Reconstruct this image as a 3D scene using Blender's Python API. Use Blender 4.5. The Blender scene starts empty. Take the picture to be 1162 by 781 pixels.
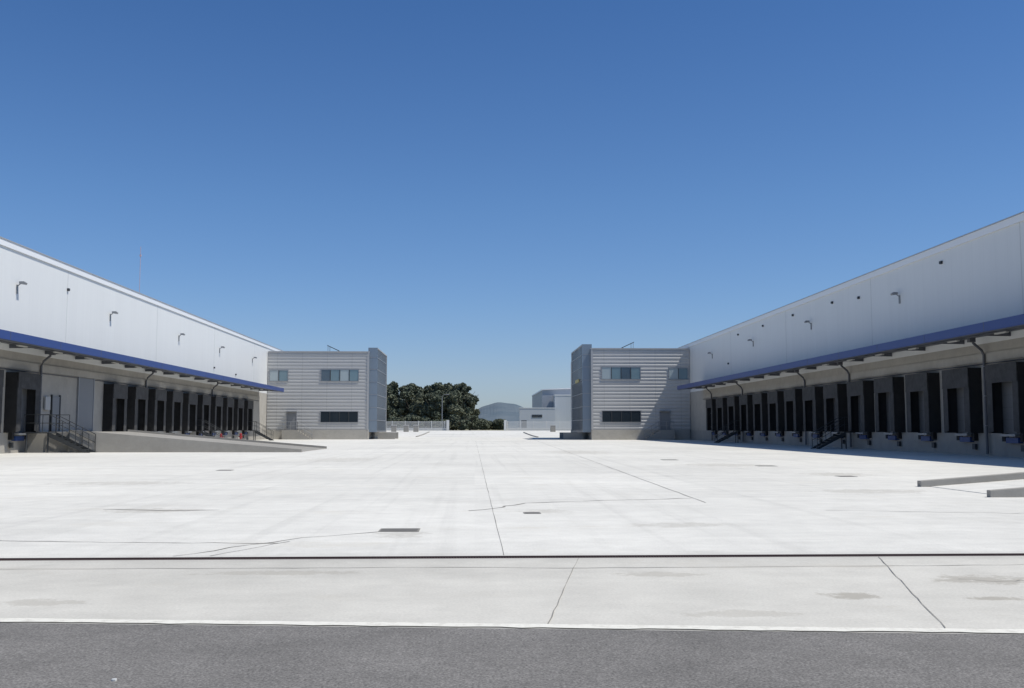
import bpy, bmesh, math, random
import numpy as np
from mathutils import Vector
random.seed(7); rng=np.random.default_rng(7)
scene=bpy.context.scene
scene.view_settings.view_transform='Standard'; scene.view_settings.look='None'
scene.view_settings.exposure=0; scene.view_settings.gamma=1

# ---------------- materials ----------------
def newmat(name,col,rough=0.7,metal=0.0,spec=0.5):
    m=bpy.data.materials.new(name); m.use_nodes=True
    b=m.node_tree.nodes['Principled BSDF']
    b.inputs['Base Color'].default_value=(*col,1); b.inputs['Roughness'].default_value=rough
    b.inputs['Metallic'].default_value=metal; b.inputs['Specular IOR Level'].default_value=spec
    return m
class NT:
    def __init__(s,m): s.m=m; s.t=m.node_tree; s.b=s.t.nodes['Principled BSDF']
    def n(s,typ,**k):
        nd=s.t.nodes.new(typ)
        for a,b in k.items(): setattr(nd,a,b)
        return nd
    def l(s,a,b): s.t.links.new(a,b)
    def pos(s,scale=(1,1,1)):
        g=s.n('ShaderNodeNewGeometry'); mp=s.n('ShaderNodeMapping'); mp.inputs['Scale'].default_value=scale
        s.l(g.outputs['Position'],mp.inputs['Vector']); return mp.outputs[0]
    def noise(s,vec,scale,detail=4,rough=0.6):
        x=s.n('ShaderNodeTexNoise'); x.inputs['Scale'].default_value=scale; x.inputs['Detail'].default_value=detail
        x.inputs['Roughness'].default_value=rough; s.l(vec,x.inputs['Vector']); return x.outputs['Fac']
    def mr(s,v,a,b,c,d):
        x=s.n('ShaderNodeMapRange'); 
        for i,q in enumerate((a,b,c,d)): x.inputs[1+i].default_value=q
        s.l(v,x.inputs[0]); return x.outputs[0]
    def mul(s,a,b,op='MULTIPLY'):
        x=s.n('ShaderNodeMath',operation=op)
        for i,q in enumerate((a,b)):
            if isinstance(q,(int,float)): x.inputs[i].default_value=q
            else: s.l(q,x.inputs[i])
        return x.outputs[0]
    def colmul(s,col,f):
        x=s.n('ShaderNodeVectorMath',operation='SCALE'); 
        if isinstance(col,tuple): x.inputs[0].default_value=col
        else: s.l(col,x.inputs[0])
        s.l(f,x.inputs['Scale']); return x.outputs[0]
    def mix(s,f,a,b):
        x=s.n('ShaderNodeMix',data_type='RGBA'); s.l(f,x.inputs[0])
        for i,q in ((6,a),(7,b)):
            if isinstance(q,tuple): x.inputs[i].default_value=(*q,1)
            else: s.l(q,x.inputs[i])
        return x.outputs[2]
    def base(s,o): s.l(o,s.b.inputs['Base Color'])
    def bump(s,h,strength,dist=0.01):
        x=s.n('ShaderNodeBump'); x.inputs['Strength'].default_value=strength; x.inputs['Distance'].default_value=dist
        s.l(h,x.inputs['Height']); s.l(x.outputs[0],s.b.inputs['Normal'])

def concrete(name,col,var=0.16,stain=(0.80,0.77,0.72),spots=(),slab=None,drain=False):
    m=newmat(name,col,0.9,0,0.2); k=NT(m); p=k.pos()
    big=k.mr(k.noise(p,0.11,5,0.6),0.3,0.7,1-var,1+var*0.5)
    st=k.mr(k.noise(k.pos((0.25,1.4,1)),0.6,6,0.7),0.35,0.7,0.93,1.04)
    mid=k.mr(k.noise(p,1.7,6,0.7),0.3,0.7,0.91,1.06)
    fine=k.mr(k.noise(p,40,3,0.7),0.3,0.7,0.90,1.08)
    f=k.mul(k.mul(big,st),k.mul(mid,fine))
    blot=k.mr(k.noise(k.pos((0.5,1,1)),0.55,7,0.75),0.57,0.70,0,0.6)
    sep=None
    if slab or drain or spots:
        g=k.n('ShaderNodeNewGeometry');sep=k.n('ShaderNodeSeparateXYZ');k.l(g.outputs['Position'],sep.inputs[0])
    if slab:
        cx=k.mul(k.mul(sep.outputs[0],1/slab[0]),0,'FLOOR');cy=k.mul(k.mul(sep.outputs[1],1/slab[1]),0,'FLOOR')
        cb=k.n('ShaderNodeCombineXYZ');k.l(cx,cb.inputs[0]);k.l(cy,cb.inputs[1])
        wn=k.n('ShaderNodeTexWhiteNoise',noise_dimensions='2D');k.l(cb.outputs[0],wn.inputs['Vector'])
        f=k.mul(f,k.mr(wn.outputs['Value'],0,1,0.97,1.025))
        ty=k.mr(k.noise(k.pos((2.2,0.035,1)),1.0,3,0.6),0.54,0.68,1.0,0.92)
        f=k.mul(f,ty)
    if drain:
        dd=k.mul(k.mul(k.mul(sep.outputs[1],11.0,'SUBTRACT'),0,'ABSOLUTE'),k.mr(k.noise(p,1.3,6,0.75),0.3,0.7,0.5,2.0))
        f=k.mul(f,k.mr(dd,0.08,0.6,0.84,1.0))
    c=k.colmul(col,f)
    c2=k.mix(blot,c,tuple(a*b for a,b in zip(col,stain)))
    nz=k.noise(p,3.2,6,0.8)
    for (sx,sy,rx,ry,am) in spots:
        dx=k.mul(k.mul(sep.outputs[0],sx,'SUBTRACT'),1/rx);dy=k.mul(k.mul(sep.outputs[1],sy,'SUBTRACT'),1/ry)
        d=k.mul(k.mul(dx,dx),k.mul(dy,dy),'ADD')
        d=k.mul(d,k.mr(nz,0.3,0.7,-1.0,1.2),'ADD')
        c2=k.mix(k.mr(d,0.35,0.85,am,0.0),c2,tuple(a*b for a,b in zip(col,(0.60,0.58,0.55))))
    k.base(c2); k.bump(k.noise(p,60,4,0.7),0.25,0.004); return m
M={}
M['yard']=concrete('yard_concrete',(0.73,0.715,0.665),0.11,slab=(5.5,6.2),drain=True,
  spots=[(-5.5,17.4,1.0,.5,.6),(3.0,14.5,.9,.4,.4),(8.8,22,1.6,.9,.45),(-9,26,2,1.2,.4),(1.2,16.9,.5,.5,.5),(11,30,1.2,1.5,.5),(6,58,2.5,6,.4),(-6,45,2,4,.4),(-1.0,13.4,.5,.5,.45),(9.5,38,2,2,.45)])
M['apron']=concrete('apron_concrete',(0.62,0.60,0.545),0.14,drain=True,
  spots=[(3.12,8.4,.3,.2,.8),(4.7,9.2,.55,.35,.7),(4.3,8.2,.3,.12,.8),(-1.9,9.9,.9,.2,.45),(1.8,9.7,.5,.2,.45),(-3.5,8.3,.4,.2,.4),(2.0,7.6,.5,.18,.35)])
M['conc']=concrete('structure_concrete',(0.36,0.345,0.315),0.12)
M['precast']=concrete('precast_wall',(0.43,0.41,0.37),0.06)
M['crack']=newmat('crack_fill',(0.24,0.23,0.21),0.95)
M['joint']=newmat('slab_joint',(0.43,0.415,0.38),0.95)
M['cover']=concrete('cast_iron_cover',(0.17,0.165,0.155),0.1)
m=newmat('asphalt',(0.1,0.1,0.1),0.92,0,0.3);k=NT(m);p=k.pos()
a1=k.mr(k.noise(p,60,3,0.7),0.33,0.67,0.5,1.55)
a2=k.mr(k.noise(p,1.1,6,0.7),0.3,0.7,0.82,1.17)
a3=k.mr(k.noise(p,16,4,0.7),0.3,0.7,0.82,1.2)
k.base(k.colmul((0.178,0.170,0.160),k.mul(k.mul(a1,a2),a3)));M['asphalt']=m
m=newmat('road_paint',(0.75,0.75,0.72),0.7);k=NT(m);p=k.pos()
k.base(k.mix(k.mr(k.noise(p,9,6,0.75),0.48,0.7,0,0.7),(0.78,0.76,0.68),(0.48,0.45,0.39)));M['paint']=m
m=newmat('dry_ground',(0.3,0.26,0.18),0.95);k=NT(m);p=k.pos()
k.base(k.mix(k.mr(k.noise(p,0.05,6,0.7),0.35,0.65,0,1),(0.34,0.30,0.22),(0.16,0.17,0.08)));M['soil']=m
def panel(name,col,pitch,axis,rough=0.45,line=0.80,metal=0.0):
    m=newmat(name,col,rough,metal,0.4);k=NT(m)
    g=k.n('ShaderNodeNewGeometry');sx=k.n('ShaderNodeSeparateXYZ');k.l(g.outputs['Position'],sx.inputs[0])
    q=k.mul(sx.outputs[axis],1/pitch)
    fr=k.mul(q,1.0,'FRACT')
    li=k.mr(k.mul(fr,0.03,'LESS_THAN'),0,1,1,line)
    wn=k.n('ShaderNodeTexWhiteNoise',noise_dimensions='1D');k.l(k.mul(q,0.0,'FLOOR'),wn.inputs['W'])
    pv=k.mr(wn.outputs['Value'],0,1,0.988,1.006)
    st=k.mr(k.noise(k.pos((1.5,1.5,0.12)),1.3,5,0.7),0.35,0.75,1.01,0.975)
    k.base(k.colmul(col,k.mul(k.mul(li,pv),st)));return m
M['white']=panel('white_sandwich_panel',(0.71,0.72,0.71),1.15,1,0.45,0.965)
M['trim']=newmat('white_trim',(0.78,0.79,0.80),0.4)
M['silver']=panel('silver_cladding',(0.46,0.46,0.455),3.1,0,0.45,0.88,0.2)
M['silver2']=newmat('silver_flashing',(0.42,0.42,0.42),0.4,0.3)
M['seam']=newmat('panel_seam',(0.55,0.56,0.56),0.5)
M['blue']=newmat('blue_fascia',(0.022,0.05,0.19),0.45)
M['bluelip']=newmat('blue_dock_leveller',(0.02,0.055,0.18),0.5)
M['deck']=newmat('canopy_deck',(0.12,0.13,0.15),0.5,0.3)
M['steel']=newmat('galvanised_steel',(0.26,0.27,0.28),0.45,0.5)
M['dsteel']=newmat('dark_steel',(0.05,0.055,0.06),0.5,0.4)
M['drain']=newmat('drain_grating',(0.06,0.035,0.03),0.7)
M['pipe']=newmat('painted_pipe',(0.10,0.105,0.12),0.5)
def fabric(n,c):
    m=newmat(n,c,0.75);k=NT(m);k.base(k.colmul(c,k.mr(k.noise(k.pos(),2.2,5,0.7),0.3,0.7,0.6,1.6)));return m
M['black']=fabric('black_rubber',(0.011,0.011,0.012))
M['char']=fabric('charcoal_curtain',(0.036,0.036,0.037))
M['door']=panel('sectional_door',(0.15,0.155,0.16),0.6,2,0.5,0.6)
M['gdoor']=newmat('grey_door',(0.20,0.21,0.225),0.5)
M['roof']=newmat('roof_sheet',(0.5,0.5,0.5),0.6)
M['glass']=newmat('window_glass',(0.025,0.035,0.045),0.05,0,0.9)
M['bglass']=newmat('blue_glass',(0.06,0.10,0.14),0.08,0.25,1.0)
M['gpanel']=newmat('grey_blue_panel',(0.20,0.25,0.31),0.4,0.2)
M['lglass']=newmat('blind_glass',(0.14,0.22,0.26),0.12,0,0.9)
M['lglass2']=newmat('pale_blind_glass',(0.34,0.40,0.42),0.2,0,0.9)
M['frame']=newmat('aluminium_frame',(0.30,0.31,0.33),0.4,0.5)
M['lamp']=newmat('luminaire_cover',(0.6,0.6,0.57),0.3)
M['yellow']=newmat('yellow_paint',(0.45,0.38,0.12),0.5)
M['red']=newmat('red_paint',(0.35,0.03,0.035),0.5)
M['mast']=newmat('mast_paint',(0.45,0.36,0.40),0.5)
M['wfence']=newmat('white_fence_paint',(0.62,0.62,0.60),0.6)
M['bark']=newmat('bark',(0.10,0.085,0.065),0.9)
m=newmat('hazed_foliage',(0.06,0.08,0.03),0.8,0,0.25);k=NT(m)
g=k.n('ShaderNodeNewGeometry');r=k.mr(g.outputs['Random Per Island'],0,1,0.65,1.35)
nz=k.mr(k.noise(k.pos(),0.22,3,0.6),0.35,0.65,0,1)
k.base(k.colmul(k.mix(nz,(0.105,0.125,0.09),(0.16,0.17,0.115)),r));M['leaf']=m  # leaf tones lightened, slight distance haze mixed into the colour
m=newmat('hazed_hill_scrub',(0.14,0.2,0.25),1);k=NT(m)
k.base(k.mix(k.mr(k.noise(k.pos(),0.015,6,0.7),0.35,0.65,0,1),(0.085,0.12,0.15),(0.13,0.16,0.185)));M['hill']=m  # bluish scrub tones: aerial haze painted into the hill colour
M['white2']=panel('pale_grey_cladding',(0.56,0.59,0.62),2.0,0,0.5,0.94)
M['white3']=panel('grey_cladding',(0.38,0.41,0.45),2.0,0,0.5,0.94)

# ---------------- mesh builder ----------------
class MB:
    def __init__(s): s.v=[];s.f=[];s.mi=[];s.ms=[]
    def mid(s,m):
        if m not in s.ms: s.ms.append(m)
        return s.ms.index(m)
    def face(s,pts,m):
        b=len(s.v); s.v+= [tuple(p) for p in pts]; s.f.append(tuple(range(b,b+len(pts)))); s.mi.append(s.mid(m))
    def box(s,x0,x1,y0,y1,z0,z1,m):
        if x0>x1:x0,x1=x1,x0
        if y0>y1:y0,y1=y1,y0
        b=len(s.v); s.v+=[(x,y,z) for x in(x0,x1) for y in(y0,y1) for z in(z0,z1)]
        for q in((0,1,3,2),(4,6,7,5),(0,4,5,1),(2,3,7,6),(0,2,6,4),(1,5,7,3)): s.f.append(tuple(b+i for i in q)); s.mi.append(s.mid(m))
    def prism(s,poly,axis,a,b,m):
        def P(p,t):
            if axis=='y': return (p[0],t,p[1])
            if axis=='x': return (t,p[0],p[1])
            return (p[0],p[1],t)
        n=len(poly);k=len(s.v); s.v+=[P(p,a) for p in poly]+[P(p,b) for p in poly]; i=s.mid(m)
        s.f.append(tuple(range(k,k+n)));s.mi.append(i)
        s.f.append(tuple(range(k+2*n-1,k+n-1,-1)));s.mi.append(i)
        for j in range(n):
            s.f.append((k+j,k+(j+1)%n,k+n+(j+1)%n,k+n+j));s.mi.append(i)
    def tube(s,pts,r,m,n=8):
        pts=[Vector(p) for p in pts];k=len(s.v);i=s.mid(m)
        rr=r if isinstance(r,(list,tuple)) else [r]*len(pts)
        for a,p in enumerate(pts):
            d=(pts[min(a+1,len(pts)-1)]-pts[max(a-1,0)]).normalized()
            u=d.cross(Vector((0,0,1)) if abs(d.z)<0.9 else Vector((1,0,0))).normalized();w=d.cross(u)
            for j in range(n):
                t=2*math.pi*j/n; s.v.append(tuple(p+u*rr[a]*math.cos(t)+w*rr[a]*math.sin(t)))
        for a in range(len(pts)-1):
            for j in range(n):
                s.f.append((k+a*n+j,k+a*n+(j+1)%n,k+(a+1)*n+(j+1)%n,k+(a+1)*n+j));s.mi.append(i)
        s.f.append(tuple(range(k,k+n)));s.mi.append(i)
        e=k+(len(pts)-1)*n; s.f.append(tuple(range(e,e+n)));s.mi.append(i)
    def build(s,name,parent=None,fix=True,bevel=0):
        me=bpy.data.meshes.new(name); me.from_pydata(s.v,[],s.f)
        for m in s.ms: me.materials.append(M[m])
        me.polygons.foreach_set('material_index',s.mi)
        if fix:
            bm=bmesh.new();bm.from_mesh(me);bmesh.ops.recalc_face_normals(bm,faces=bm.faces);bm.to_mesh(me);bm.free()
        me.update(); o=bpy.data.objects.new(name,me); scene.collection.objects.link(o)
        if parent: o.parent=parent
        if bevel:
            b=o.modifiers.new('bevel','BEVEL');b.width=bevel;b.segments=2
        return o
def empty(name):
    e=bpy.data.objects.new(name,None);scene.collection.objects.link(e);return e

# ---------------- ground ----------------
def gz(y):
    t=min(max((y-150)/80,0),1); return 0.85*t*t*(3-2*t)
def sheet(name,x0,x1,y0,y1,dz,mat):
    ys=[y0]+[y for y in list(range(150,231,10)) if y0<y<y1]+[y1]
    b=MB()
    for i in range(len(ys)-1):
        a,c=ys[i],ys[i+1]
        b.face([(x0,a,gz(a)+dz),(x1,a,gz(a)+dz),(x1,c,gz(c)+dz),(x0,c,gz(c)+dz)],mat)
    return b.build(name,fix=False)
sheet('ground',-6000,6000,-800,7000,-0.06,'soil')
sheet('concrete_yard',-95,95,11.1,229,0.0,'yard')
def ye(x): return 7.30-0.094*x
b=MB();b.face([(-38,ye(-38)+.02,0),(95,ye(95),0),(95,10.9,0),(-38,10.9,0)],'apron')
b.build('pavement',fix=False)
b=MB();b.face([(-38,ye(-38)-22,0.0),(95,ye(95)-22,0.0),(95,ye(95)-0.16,0.0),(-38,ye(-38)-0.16,0.0)],'asphalt')
b.build('road',fix=False)
b=MB()
prev=None
for i in range(900):
    x=-38+i*0.148
    a=ye(x)-0.13+random.uniform(-.016,.016);c=ye(x)+random.uniform(-.008,.008)
    if prev: b.face([(prev[0],prev[1],0.004),(x,a,0.004),(x,c,0.004),(prev[0],prev[2],0.004)],'paint')
    prev=(x,a,c)
b.face([(-38,ye(-38)-.17,-.003),(95,ye(95)-.17,-.003),(95,ye(95)+.01,-.003),(-38,ye(-38)+.01,-.003)],'joint')
b.build('road_edge_line',fix=False)
b=MB()
b.box(-95,95,10.9,11.1,-0.10,-0.05,'black')
b.box(-95,95,10.9,10.93,-0.05,0.002,'drain');b.box(-95,95,11.07,11.1,-0.05,0.002,'drain')
x=-14
while x<14: b.box(x,x+0.012,10.93,11.07,-0.03,-0.006,'drain'); x+=0.03
b.build('drain_channel')
def strip(b,pts,w,mat,jit=0.0,z=0.004,seg=0.25):
    P=[Vector((p[0],p[1])) for p in pts];Q=[P[0]]
    for a,c in zip(P,P[1:]):
        n=max(1,int((c-a).length/seg))
        for i in range(1,n+1):
            q=a.lerp(c,i/n)
            if jit: q=q+Vector((random.uniform(-jit,jit),random.uniform(-jit,jit)))
            Q.append(q)
    L=[];R=[]
    for i,q in enumerate(Q):
        d=(Q[min(i+1,len(Q)-1)]-Q[max(i-1,0)]).normalized();n=Vector((-d.y,d.x))
        ww=w*(random.uniform(0.4,1.2) if jit else 1)/2
        L.append(q+n*ww);R.append(q-n*ww)
    for i in range(len(Q)-1):
        b.face([(L[i].x,L[i].y,z),(R[i].x,R[i].y,z),(R[i+1].x,R[i+1].y,z),(L[i+1].x,L[i+1].y,z)],mat)
b=MB()
strip(b,[(-3.3,11.2),(-2.68,12.2),(-2.17,12.97),(-1.44,13.6),(-1.25,13.8)],0.028,'crack',0.045)
strip(b,[(-2.9,11.2),(-2.5,12.0),(-2.3,12.6)],0.018,'crack',0.035)
strip(b,[(-6.4,12.9),(-4.2,12.55),(-2.4,12.4)],0.028,'crack',0.05)
strip(b,[(-0.1,17.1),(.17,17.4),(1.02,18.8),(2.8,19.5),(4.4,20)],0.055,'crack',0.07)
strip(b,[(6,17),(9,16.2),(12,16.6)],0.03,'joint',0.09)
strip(b,[(-6.4,10.25),(0,10.2),(1.1,10.1),(4.3,10.15),(7,10.2)],0.016,'crack',0.02)
strip(b,[(.325,11.15),(.1,113)],0.010,'crack',0.006,0.004,0.8)
strip(b,[(4.35,18.8),(7.8,144)],0.024,'crack',0.015,0.004,1)
strip(b,[(1.12,10.85),(.53,7.26)],0.008,'crack',0.006,0.0055)
strip(b,[(4.4,10.85),(3.3,7.0)],0.008,'crack',0.006,0.0055)
strip(b,[(-6.4,17.6),(-5.0,17.3),(-4.4,17.45)],0.05,'crack',0.05,0.0055)
strip(b,[(4.5,9.25),(4.8,9.1),(5.2,9.15)],0.012,'crack',0.03,0.0055,.08)
strip(b,[(-22,31),(22,31.4)],0.02,'joint',0,0.0065,5)
b.build('slab_joints_and_cracks',fix=False)
for (x,y,w,d) in [(-1.03,13.9,.55,.42),(.95,16.6,.28,.3),(-8.3,33.7,.5,.5),(10.8,36.8,.7,.6),(10.8,28.8,.5,.5),(8.6,44,.7,.7)]:
    b=MB();b.box(x-w/2,x+w/2,y-d/2,y+d/2,-0.03,0.006,'crack')
    b.box(x-w/2+.025,x+w/2-.025,y-d/2+.025,y+d/2-.025,0.006,0.009,'cover')
    b.build('manhole_cover')

# ---------------- warehouses ----------------
def floodlight(b,s,y,z):
    b.box(s*26,s*25.93,y-.07,y+.07,z-.6,z-.1,'steel')
    b.tube([(s*25.93,y,z-.15),(s*25.78,y,z-.03),(s*25.7,y,z+.02)],0.03,'steel')
    b.prism([(s*25.82,z-.04),(s*25.5,z-.09),(s*25.46,z+.0),(s*25.56,z+.09),(s*25.82,z+.08)],'y',y-.14,y+.14,'steel')
def shelter(b,s,y):
    w=1.45;z0=1.2;z1=4.5;X=25.35
    dz=random.uniform(-.06,.06)
    for q in(-1,1):
        b.box(s*26.0,s*X,y+q*w,y+q*(w-.32),z0-.05,z1,'black')
        f=random.uniform(.5,.6)
        b.prism([(y+q*(w-.02),z0-.02),(y+q*(w-f),z0-.02+random.uniform(0,.08)),(y+q*(w-f+random.uniform(-.03,.05)),z1-.45),(y+q*(w-.02),z1-.45)],'x',s*(X-.002),s*(X-.03),'char')
        b.box(s*25.98,s*25.75,y+q*.95,y+q*.70,0.75,1.15,'black')
    b.box(s*26.0,s*X,y-w+.32,y+w-.32,z1-.35,z1,'black')
    b.box(s*(X-.032),s*(X-.06),y-w+.03,y+w-.03,z1-.95+dz,z1+.02,'char')
    b.box(s*26.0,s*25.94,y-w+.32,y+w-.32,1.12,z1-.35,'door')
    b.box(s*26.0,s*25.5,y-.95+.27,y+.95-.27,1.0,1.12,'steel')
    b.box(s*25.95,s*25.72,y-.55,y+.55,0.68,0.95,'bluelip')
    b.box(s*25.9,s*25.8,y-.9,y-.6,.3,.6,'dsteel')
def downpipe(b,s,y):
    b.tube([(s*25.2,y,5.95),(s*25.3,y,5.7),(s*25.7,y,5.35),(s*25.81,y,5.1),(s*25.81,y,4.7),(s*25.81,y,0.1)],0.07,'pipe')
    b.box(s*25.35,s*25.05,y-.15,y+.15,5.75,5.98,'pipe')
    for z in(1.5,3,4.5): b.box(s*26,s*25.72,y-.1,y+.1,z,z+.05,'steel')
def warehouse(s,H,yend,ycan,docks,lamps,pipes,vents):
    E=empty('warehouse')
    Y0=14
    b=MB();b.box(s*26,s*90,Y0,yend,1.15,5.7,'precast');b.box(s*25.97,s*90.03,Y0-.03,yend+.03,-.1,1.15,'conc')
    b.box(s*26,s*25.9,Y0,ycan,4.75,5.2,'precast')
    b.build('lower_wall',E)
    b=MB();b.box(s*25.99,s*90,Y0,yend,5.7,H-.35,'white')
    for y in range(20,int(yend),18): b.box(s*25.99,s*25.98,y+8-.02,y+8+.02,6.2,H-.35,'seam')
    b.build('upper_wall',E)
    b=MB();b.box(s*25.9,s*90.1,Y0-.1,yend+.1,H-.35,H,'trim');b.box(s*25.86,s*26.3,Y0-.14,yend+.14,H,H+.06,'silver2');b.box(s*26.5,s*90,Y0,yend,H,H+.03,'roof')
    b.build('roof_coping',E)
    b=MB()
    b.prism([(s*25.98,6.15),(s*23.1,6.05),(s*23.1,5.97),(s*25.98,6.07)],'y',Y0,ycan,'deck')
    y=Y0+1
    while y<ycan:
        b.prism([(s*25.97,6.06),(s*23.12,5.96),(s*23.12,5.88),(s*25.97,5.85)],'y',y-.04,y+.04,'deck'); y+=4.6
    b.box(s*24.5,s*24.4,Y0,ycan,5.84,5.9,'deck')
    y=Y0+3
    while y<ycan-1:
        b.box(s*24.2,s*24.05,y-.5,y+.5,5.72,5.78,'lamp'); y+=4.6
    b.build('canopy',E)
    b=MB();b.box(s*23.1,s*23.0,Y0-.05,ycan+.05,5.75,6.18,'blue');b.box(s*23.1,s*23.3,Y0,ycan,5.72,5.76,'deck')
    b.prism([(s*25.97,6.18),(s*23.1,6.18),(s*23.1,5.75),(s*25.97,5.9)],'y',ycan,ycan+.06,'blue')
    y=Y0
    while y<ycan: b.box(s*23.0,s*22.992,y,y+.03,5.75,6.18,'deck');y+=6
    b.build('canopy_fascia',E)
    b=MB()
    for y in docks: shelter(b,s,y)
    b.build('dock_shelters',E)
    b=MB()
    for y in lamps: floodlight(b,s,y,9.6)
    for y in pipes: downpipe(b,s,y)
    for y,z in vents: b.box(s*25.99,s*25.87,y-.10,y+.10,z-.08,z+.08,'dsteel')
    for i,y in enumerate(docks):
        b.box(s*26,s*25.85,y+1.9,y+2.1,2.6,3.0,'dsteel')
        if i%2==0: b.box(s*26,s*25.9,y+1.85,y+2.2,1.5,2.0,'silver2')
    b.tube([(s*25.95,Y0,4.66),(s*25.95,ycan,4.66)],.035,'pipe',6)
    b.build('wall_fittings',E)
    return E
Rd=[47+4.62*i for i in range(-6,14)]; Rd=[y for y in Rd if y<110 and not 19<y<25]
EL=[28.6,33.2,37.8,42.4,48.4,53.0,57.6]+[72.2+4.6*i for i in range(10)]
R=warehouse(1,11.55,150,112.5,Rd,[27.5,43.5,59.6,75.7,91.8,107.9],[31.5,49.5,67.8,77.1,95.4,108],[(54,10.6),(66,10.2),(80,10.6),(97,10.6),(71,10.5),(101,8.0),(88.5,10.6)])
Lw=warehouse(-1,11.75,155,121,EL,[41,57,71.5,88,102,117],[42,60.2,79.2,99],[(64,10.2),(100,7.4),(109,7.2)])
b=MB()
b.box(-26,-25.93,62.2,63.3,1.2,3.35,'gdoor');b.box(-26,-25.91,66.2,68.7,1.2,4.7,'gdoor')
for q in(66.1,68.7): b.box(-26,-25.88,q,q+.1,1.2,4.74,'frame')
for q in(62.1,63.3): b.box(-26,-25.89,q,q+.1,1.2,3.45,'dsteel')
b.box(-25.96,-25.86,61.1,61.8,2.5,3.3,'silver2')
b.build('service_doors',Lw)
b=MB();b.box(26,25.93,100.6,101.6,1.2,3.3,'gdoor');b.build('service_door',R)

b=MB();b.tube([(-27,80.5,11.7),(-27,80.5,16)],0.022,'mast',6)
b.tube([(-27,80.5,12.2),(-27.5,80.5,11.75)],0.02,'mast',6);b.box(-27.06,-26.94,80.44,80.56,15.2,15.35,'mast')
b.build('roof_mast')

# ---------------- stairs ----------------
def rail(b,pts,h=1.0,r=0.022,m='dsteel'):
    up=[(p[0],p[1],p[2]+h) for p in pts];mid=[(p[0],p[1],p[2]+h*.52) for p in pts]
    b.tube(up,r,m,6);b.tube(mid,r*.8,m,6)
    for a,c in zip(pts,pts[1:]):
        a=Vector(a);c=Vector(c);n=max(1,round((c-a).length/.9))
        for i in range(n+1):
            q=a.lerp(c,i/n);b.tube([q,q+Vector((0,0,h))],r,m,6)
def dock_stair(s,y):
    b=MB();X0=25.95;X1=25.0;X2=23.0;Z=1.15;n=7
    b.box(s*X0,s*X1,y-.5,y+.5,Z-.06,Z,'dsteel')
    for i in range(n):
        xx=X1+(X2-X1)*(i+.5)/n; zz=Z*(1-(i+1)/(n+.0))+.0
        if zz>0.02: b.box(s*(xx-.15),s*(xx+.15),y-.46,y+.46,zz-.03,zz+.01,'dsteel')
    for q in(-1,1):
        b.prism([(s*X1,Z),(s*X1,Z-.25),(s*(X2+.25),0),(s*(X2-.05),0)],'y',y+q*.48,y+q*.53,'dsteel')
        b.tube([(s*(X1+.1),y+q*.4,Z-.05),(s*(X1+.1),y+q*.4,0)],.04,'dsteel',6)
        rail(b,[(s*(X0-.1),y+q*.51,Z),(s*X1,y+q*.51,Z),(s*(X2+.1),y+q*.51,.06)])
    b.build('metal_staircase')
for s,y in((1,67.2),(1,95),(-1,92.9),(-1,115)): dock_stair(s,y)

E=empty('loading_ramp')
b=MB();b.box(-25.96,-23.5,59,69,-.05,1.17,'conc')
b.prism([(-23.5,1.17),(-10.2,.03),(-10.2,-.05),(-23.5,-.05)],'y',59.0,69,'conc');b.build('slab',E)
b=MB()
for y in(58.98,68.8): b.prism([(-23.5,1.3),(-10.1,.16),(-10.1,-.05),(-23.5,-.05)],'y',y-.18,y,'conc')
b.build('kerb_walls',E)
b=MB();Z=1.17
for i in range(7):
    xx=-24.2+2.3*(i+.5)/7;zz=Z*(1-(i+1)/7)
    if zz>.02:b.box(xx-.17,xx+.17,57.8,58.75,zz-.03,zz+.01,'dsteel')
b.box(-25.6,-24.2,57.8,58.78,Z-.07,Z,'dsteel')
for y in(57.75,58.74): b.prism([(-24.2,Z),(-24.2,Z-.28),(-22.2,0),(-21.85,0)],'y',y,y+.05,'dsteel')
rail(b,[(-25.6,57.77,Z),(-24.2,57.77,Z),(-21.95,57.77,.05)]);rail(b,[(-24.2,58.76,Z),(-21.95,58.76,.05)])
rail(b,[(-25.9,59.1,Z),(-23.6,59.1,Z)])
for x in(-25.5,-24.3): b.tube([(x,57.9,0),(x,57.9,Z)],.05,'dsteel',6)
b.build('metal_staircase')

E=empty('loading_ramp')
b=MB();b.prism([(10.9,.012),(25.9,1.12),(25.9,-.05),(10.9,-.05)],'y',20.15,23.6,'yard');b.build('slab',E)
b=MB()
for y0,y1,xs in((20,20.15,10.45),(23.6,23.8,10.65)):
    b.prism([(xs,.14),(25.95,1.32),(25.95,-.05),(xs,-.05)],'y',y0,y1,'conc')
b.build('kerb_walls',E,bevel=0.012)

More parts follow.
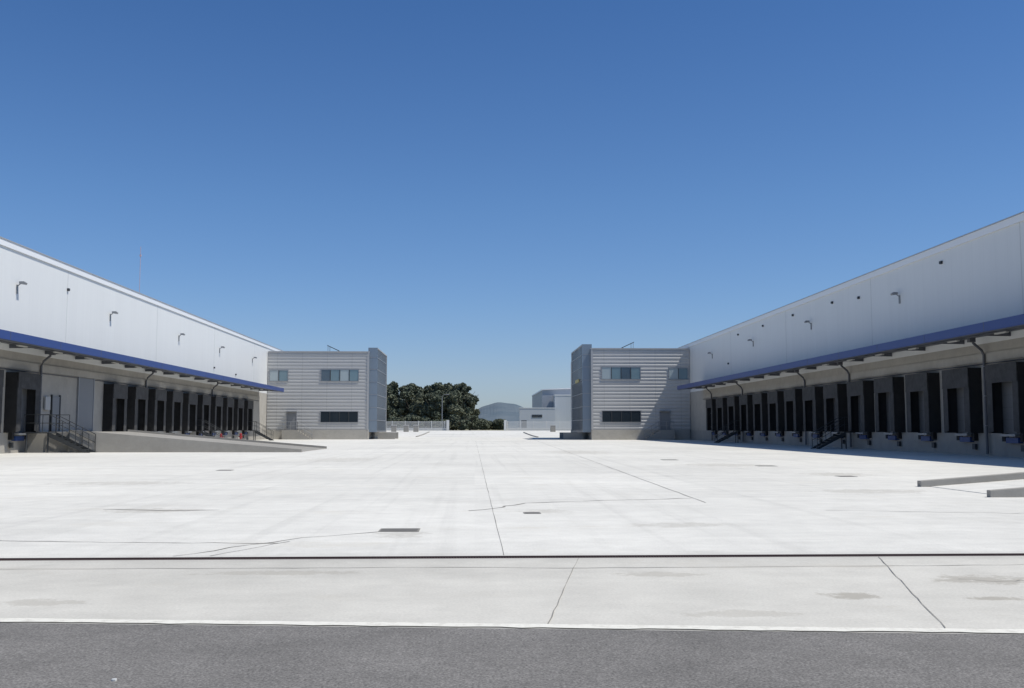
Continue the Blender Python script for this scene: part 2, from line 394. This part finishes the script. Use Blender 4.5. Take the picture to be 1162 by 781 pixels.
# ---------------- office buildings ----------------
def window(b,s,xa,xb,z0,z1,yf,n,glass='lglass'):
    X0,X1=min(xa,xb),max(xa,xb);t=.07
    for i in range(n):
        xa_=X0+(X1-X0)*i/n;xb_=X0+(X1-X0)*(i+1)/n
        gl=glass
        if glass=='lglass': gl=['lglass','lglass2','lglass','bglass'][(i+(1 if s>0 else 0))%4]
        b.box(s*xa_,s*xb_,yf-.06,yf-.03,z0,z1,gl)
    b.box(s*(X0-t),s*(X1+t),yf-.1,yf,z1,z1+t,'frame');b.box(s*(X0-t),s*(X1+t),yf-.12,yf,z0-t,z0,'frame')
    for i in range(n+1):
        x=X0+(X1-X0)*i/n; b.box(s*(x-.04),s*(x+.04),yf-.10,yf,z0,z1,'dsteel' if i not in(0,n) else 'frame')
def office(s,yf,xi,depth=26,H=10.9):
    E=empty('office_building')
    b=MB();b.box(s*25.95,s*xi,yf,yf+depth,1.2,H,'silver')
    z=1.25
    while z<H-.3:
        b.prism([(yf+.001,z),(yf-.035,z+.05),(yf-.035,z+.22),(yf+.001,z+.27)],'x',s*25.95,s*xi,'silver')
        b.prism([(s*xi,z),(s*(xi-.035),z+.05),(s*(xi-.035),z+.22),(s*xi,z+.27)],'y',yf+14.2,yf+depth,'silver')
        z+=.42
    b.build('walls',E)
    b=MB();b.box(s*25.9,s*(xi-.06),yf-.06,yf+depth,-.05,1.2,'precast');b.build('plinth',E)
    b=MB();b.box(s*25.9,s*(xi-.12),yf-.12,yf+.2,H,H+.14,'silver2');b.box(s*xi,s*(xi+.3),yf+.2,yf+depth,H,H+.14,'silver2')
    b.box(s*25.9,s*(xi+.3),yf+.2,yf+depth,H-.1,H-.02,'roof')
    b.box(s*(xi+.15),s*(xi-.09),yf-.09,yf-.0,1.2,H,'silver2');b.build('parapet',E)
    b=MB()
    w0=xi+1.2
    window(b,s,w0,w0+4.7,7.3,8.7,yf,4);window(b,s,w0,w0+4.7,2.15,3.45,yf,4,'glass')
    window(b,s,23.4,25.7,7.3,8.6,yf,2)
    b.box(s*22.3,s*23.4,yf-.1,yf,1.2,3.3,'gdoor');b.box(s*22.2,s*22.3,yf-.14,yf,1.2,3.4,'frame');b.box(s*23.4,s*23.5,yf-.14,yf,1.2,3.4,'frame')
    b.box(s*22.2,s*23.5,yf-.5,yf,3.4,3.5,'frame');b.build('windows_and_door',E)
    b=MB();b.box(s*23.8,s*21.9,yf-1.3,yf-.07,-.02,1.18,'conc')
    for i in range(6): b.box(s*(21.9-.3*i),s*(21.6-.3*i),yf-1.25,yf-.07,-.02,1.18-.19*(i+1),'conc')
    rail(b,[(s*23.7,yf-1.2,1.18),(s*21.9,yf-1.2,1.18),(s*20.1,yf-1.2,.1)],r=.03,m='steel');b.build('entrance_steps',E)
    b=MB();xo=xi-1.0
    b.box(s*xi,s*xo,yf+.7,yf+14,.9,11.4,'bglass')
    b.box(s*(xi+.1),s*(xo-.07),yf+.6,yf+.7,.9,11.55,'gpanel')
    b.box(s*(xi+.1),s*(xo-.08),yf+14,yf+14.15,.9,11.55,'silver2')
    b.box(s*(xi+.1),s*(xo-.08),yf+.7,yf+14,11.4,11.55,'silver2')
    for z in(2.4,4.0,5.6,7.2,8.8,10.3): b.box(s*xi,s*(xo-.04),yf+.58,yf+.6,z-.03,z+.03,'frame')
    for i in range(1,9): 
        y=yf+.7+13.3*i/9; b.box(s*xo,s*(xo-.06),y-.04,y+.04,.9,11.4,'frame')
    for z in(1.0,2.4,4.0,5.6,7.2,8.8,10.3): b.box(s*(xo-.001),s*(xo-.05),yf+.7,yf+14,z-.04,z+.04,'frame')
    b.build('curtain_wall',E)
    b=MB()
    for i in range(5): b.box(s*xo,s*(xo-.5-.35*i),yf+3,yf+8,.72-.17*(i+1),.72-.17*i,'conc')
    b.box(s*xo,s*(xo-2.2),yf+2.6,yf+2.95,-.02,.85,'conc');b.box(s*xo,s*(xo-2.2),yf+8.05,yf+8.4,-.02,.85,'conc')
    b.build('side_entrance',E)
    if s>0:
        b=MB();b.box(s*(xo-.1),s*(xo-.18),yf+4,yf+8,7.1,7.5,'yellow');b.build('fascia_sign',E)
    b=MB();x=xi+4
    b.prism([(s*x,11.3),(s*(x+1.5),12.0),(s*(x+1.5),11.92),(s*x,11.22)] ,'y',yf+2,yf+4,'dsteel')
    for q in(2.1,3.8):
        b.tube([(s*(x+1.4),yf+q,10.85),(s*(x+1.4),yf+q,11.9)],.03,'steel',6);b.tube([(s*(x+.1),yf+q,10.85),(s*(x+.1),yf+q,11.3)],.03,'steel',6)
    b.build('roof_collector',E)
office(-1,125.6,13.4);office(1,119.4,14.05)

for x,y in((-24.6,98),(-24.8,107)):
    b=MB();b.tube([(x,y,0),(x,y,.1),(x,y,.1),(x,y,.65),(x,y,.72),(x,y,.82),(x,y,.88)],[.16,.16,.11,.11,.14,.12,.03],'red',12)
    b.tube([(x-.22,y,.5),(x+.22,y,.5)],.06,'red',10);b.tube([(x,y-.2,.5),(x,y,.5)],.07,'red',10);b.build('fire_hydrant')

# ---------------- far end ----------------
def fence(x0,x1,y):
    z=gz(y);b=MB();b.box(x0,x1,y-.1,y+.1,z-.05,z+.55,'wfence')
    b.box(x0,x1,y-.03,y+.03,z+.75,z+.81,'wfence');b.box(x0,x1,y-.03,y+.03,z+1.95,z+2.02,'wfence')
    x=x0
    while x<x1: b.box(x,x+.06,y-.025,y+.025,z+.55,z+2.1,'wfence');x+=.16
    x=x0
    while x<=x1: b.box(x,x+.14,y-.08,y+.08,z+.55,z+2.2,'wfence');x+=3
    b.build('boundary_fence')
fence(-70,-6.5,229.6);fence(7.4,70,229.6)
b=MB();z=.85
for x in(-6.2,7.0): b.box(x-.3,x+.3,229.2,229.9,z-.05,z+2.4,'wfence')
b.build('gate_pillars')
def lamp(x,y,h):
    z=gz(y);b=MB();b.tube([(x,y,z),(x,y,z+h*.6),(x,y,z+h-.3),(x+.4,y,z+h),(x+1.0,y,z+h)],[.11,.09,.06,.05,.05],'steel',8)
    b.prism([(x+.9,z+h-.06),(x+1.7,z+h-.03),(x+1.6,z+h+.1),(x+1,z+h+.1)],'y',y-.15,y+.15,'steel');b.box(x-.2,x+.2,y-.2,y+.2,z,z+.1,'conc');b.build('street_lamp')
lamp(-7.6,232,8.3)
b=MB()
for s,x0,y0,y1 in((-1,9,156,200),(1,9.5,152,195)):
    for q in range(int(y0),int(y1),4):
        za,zb=gz(q),gz(q+4)
        b.prism([(q,za),(q+4,zb),(q+4,zb+.14),(q,za+.14)],'x',s*x0,s*(x0+.2),'conc')
b.build('kerb')
b=MB()
for x in (-12,-14,-16.5,16):
    b.box(x-.5,x+.5,204,205,gz(204)-.05,gz(204)+1.3,'conc');b.box(x-.55,x+.55,203.95,205.05,gz(204)+1.3,gz(204)+1.4,'wfence')
b.build('utility_cabinets')

E=empty('factory_building')
z0=.8
b=MB()
pts=[(27+i*27/12,16.6+.5*math.sin(math.pi*i/12)) for i in range(13)]
b.prism([(27,z0)]+pts+[(54,z0)],'y',400,470,'white3');b.build('hall',E)
b=MB();b.box(31.5,62,392,399.5,z0,14.2,'white2');b.box(31.4,62.1,391.9,399.55,14.2,14.6,'trim')
b.prism([(26.8,16.3)]+[(p[0],p[1]+.02) for p in pts]+[(54.2,16.3),(54.2,16.7)]+[(p[0],p[1]+.4) for p in pts[::-1]]+[(26.8,16.7)],'y',399.6,470.2,'trim');b.build('front_hall',E)
b=MB();b.box(17.2,31,385,391.5,z0,9.0,'white2');b.box(17.1,31.1,384.9,391.6,9.0,9.3,'trim');b.box(18,20,384.9,385,z0,4.5,'gdoor');b.box(22,26,384.9,385,5.5,6.6,'glass');b.build('annex',E)

# ---------------- vegetation ----------------
def tree_mass(name,trees,leaf=0.42,low=.38,dens=230):
    b=MB()
    allq=[]
    for (x,y,h,r) in trees:
        z=gz(y); th=h*.42
        lean=random.uniform(-.5,.5)
        b.tube([(x,y,z-.2),(x+lean*.4,y,z+th*.5),(x+lean,y,z+th),(x+lean,y,z+h*.8)],[.3,.24,.18,.06],'bark',6)
        for j in range(5):
            a=random.uniform(0,6.28);b.tube([(x+lean,y,z+th*.9),(x+lean+r*.5*math.cos(a),y+r*.5*math.sin(a),z+h*.62),(x+lean+r*.8*math.cos(a),y+r*.8*math.sin(a),z+h*.75)],[.12,.08,.03],'bark',5)
        nb=int(18+r*3.4)
        for j in range(nb):
            a=random.uniform(0,6.28);q=math.sqrt(random.random())*r*.85
            zz=z+h*(low+(.90-low)*random.random()*(1-.25*(q/r)**2))
            br=random.uniform(.18,.36)*r
            n=int(dens*br)
            d=rng.normal(size=(n,3));d/=np.linalg.norm(d,axis=1)[:,None]
            rad=br*rng.uniform(.4,1.15,size=n)**.6
            c=np.array([x+lean+q*math.cos(a),y+q*math.sin(a),zz])+d*rad[:,None]*np.array([1,1,.8])
            c=c[(c[:,2]<z+h)&(c[:,2]>z+.1)]
            allq.append(c)
    C=np.vstack(allq);n=len(C)
    u=rng.normal(size=(n,3));u/=np.linalg.norm(u,axis=1)[:,None]
    w=rng.normal(size=(n,3));w=np.cross(u,w);w/=np.linalg.norm(w,axis=1)[:,None]
    s=(leaf*rng.uniform(.5,1.3,size=n))[:,None]
    V=np.stack([C-u*s,C+w*s*.6,C+u*s,C-w*s*.6],axis=1).reshape(-1,3)
    k=len(b.v);b.v+=[tuple(v) for v in V];mi=b.mid('leaf')
    b.f+=[(k+4*i,k+4*i+1,k+4*i+2,k+4*i+3) for i in range(n)];b.mi+=[mi]*n
    return b.build(name,fix=False)
T=[]
for i in range(15):
    x=-62+i*4.2+random.uniform(-.8,.8)
    T.append((x,random.uniform(292,305),random.uniform(15.2,17.3),random.uniform(4.0,5.0)))
for i in range(9): T.append((-58+i*6.6,random.uniform(284,292),random.uniform(9,12.5),random.uniform(3.8,4.6)))
T.append((-1.6,296,14,3.3))
tree_mass('tree_line',T,.38,.16,240)
S_=[]
for i in range(16): S_.append((random.uniform(-1,10),random.uniform(330,360),random.uniform(2.6,4.4),random.uniform(1.8,2.8)))
for i in range(26): S_.append((-60+i*2.35,random.uniform(262,275),random.uniform(2.5,4.5),random.uniform(1.8,2.6)))
tree_mass('shrub_belt',S_,.3,.15,170)
F=[]
for i in range(30): F.append((random.uniform(-260,-70) if i%2 else random.uniform(75,300),random.uniform(380,520),random.uniform(8,14),random.uniform(4,6)))
tree_mass('distant_trees',F,.8,.3,50)

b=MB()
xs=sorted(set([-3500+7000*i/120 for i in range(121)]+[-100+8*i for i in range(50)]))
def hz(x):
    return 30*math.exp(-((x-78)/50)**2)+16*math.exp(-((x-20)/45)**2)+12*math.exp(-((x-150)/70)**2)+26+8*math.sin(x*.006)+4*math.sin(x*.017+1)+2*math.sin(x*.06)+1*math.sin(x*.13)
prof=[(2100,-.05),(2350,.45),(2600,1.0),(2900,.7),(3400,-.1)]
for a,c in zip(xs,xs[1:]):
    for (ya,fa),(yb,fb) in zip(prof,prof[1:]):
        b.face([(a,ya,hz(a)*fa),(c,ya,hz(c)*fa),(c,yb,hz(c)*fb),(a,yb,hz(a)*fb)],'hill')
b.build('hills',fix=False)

for x,y in((-2.0,6.35-.6),(-0.55,5.45)):
    b=MB();n=7;pp=[(x+.022*random.uniform(.6,1)*math.cos(6.28*i/n),y+.02*random.uniform(.6,1)*math.sin(6.28*i/n)) for i in range(n)]
    b.prism(pp,'z',-.004,.012,'lamp');b.build('pebble',bevel=.003)

# ---------------- light ----------------
El=math.radians(59.5);phi=math.radians(18)
S=Vector((math.cos(El)*math.cos(phi),-math.cos(El)*math.sin(phi),math.sin(El)))
w=bpy.data.worlds.new('World');scene.world=w;w.use_nodes=True
nt=w.node_tree;bg=nt.nodes['Background'];sk=nt.nodes.new('ShaderNodeTexSky');sk.sky_type='NISHITA';sk.sun_disc=False
sk.sun_elevation=El;sk.sun_rotation=math.radians(108);sk.air_density=1.0;sk.dust_density=0.4;sk.ozone_density=2.5;sk.altitude=300
tc=nt.nodes.new('ShaderNodeTexCoord');sx=nt.nodes.new('ShaderNodeSeparateXYZ');nt.links.new(tc.outputs['Generated'],sx.inputs[0])
cr=nt.nodes.new('ShaderNodeValToRGB');nt.links.new(sx.outputs['Z'],cr.inputs[0])
e=cr.color_ramp.elements;e[0].position=0.0;e[0].color=(.55,.64,.88,1);e[1].position=1.0;e[1].color=(.72,.80,.86,1)
for p,c in((.05,(.60,.68,.90)),(.12,(.56,.70,.92)),(.22,(.51,.70,.93)),(.42,(.38,.62,.90)),(.6,(.62,.76,.88))):
    q=e.new(p);q.color=(*c,1)
vm=nt.nodes.new('ShaderNodeVectorMath');vm.operation='MULTIPLY';nt.links.new(sk.outputs[0],vm.inputs[0]);nt.links.new(cr.outputs[0],vm.inputs[1])
nt.links.new(vm.outputs[0],bg.inputs[0]);bg.inputs[1].default_value=0.115
L=bpy.data.lights.new('sun','SUN');L.energy=4.0;L.angle=math.radians(.5);L.color=(1,.955,.87)
lo=bpy.data.objects.new('sun',L);lo.rotation_euler=S.to_track_quat('Z','Y').to_euler();lo.location=(40,-20,60);scene.collection.objects.link(lo)

# ---------------- camera ----------------
c=bpy.data.cameras.new('camera');c.sensor_width=36;c.lens=35.0;c.clip_end=12000;c.clip_start=.05
co=bpy.data.objects.new('camera',c);co.location=(0,0,1.4);co.rotation_euler=(math.radians(90+4.83),0,math.radians(-2.13))
scene.collection.objects.link(co);scene.camera=co
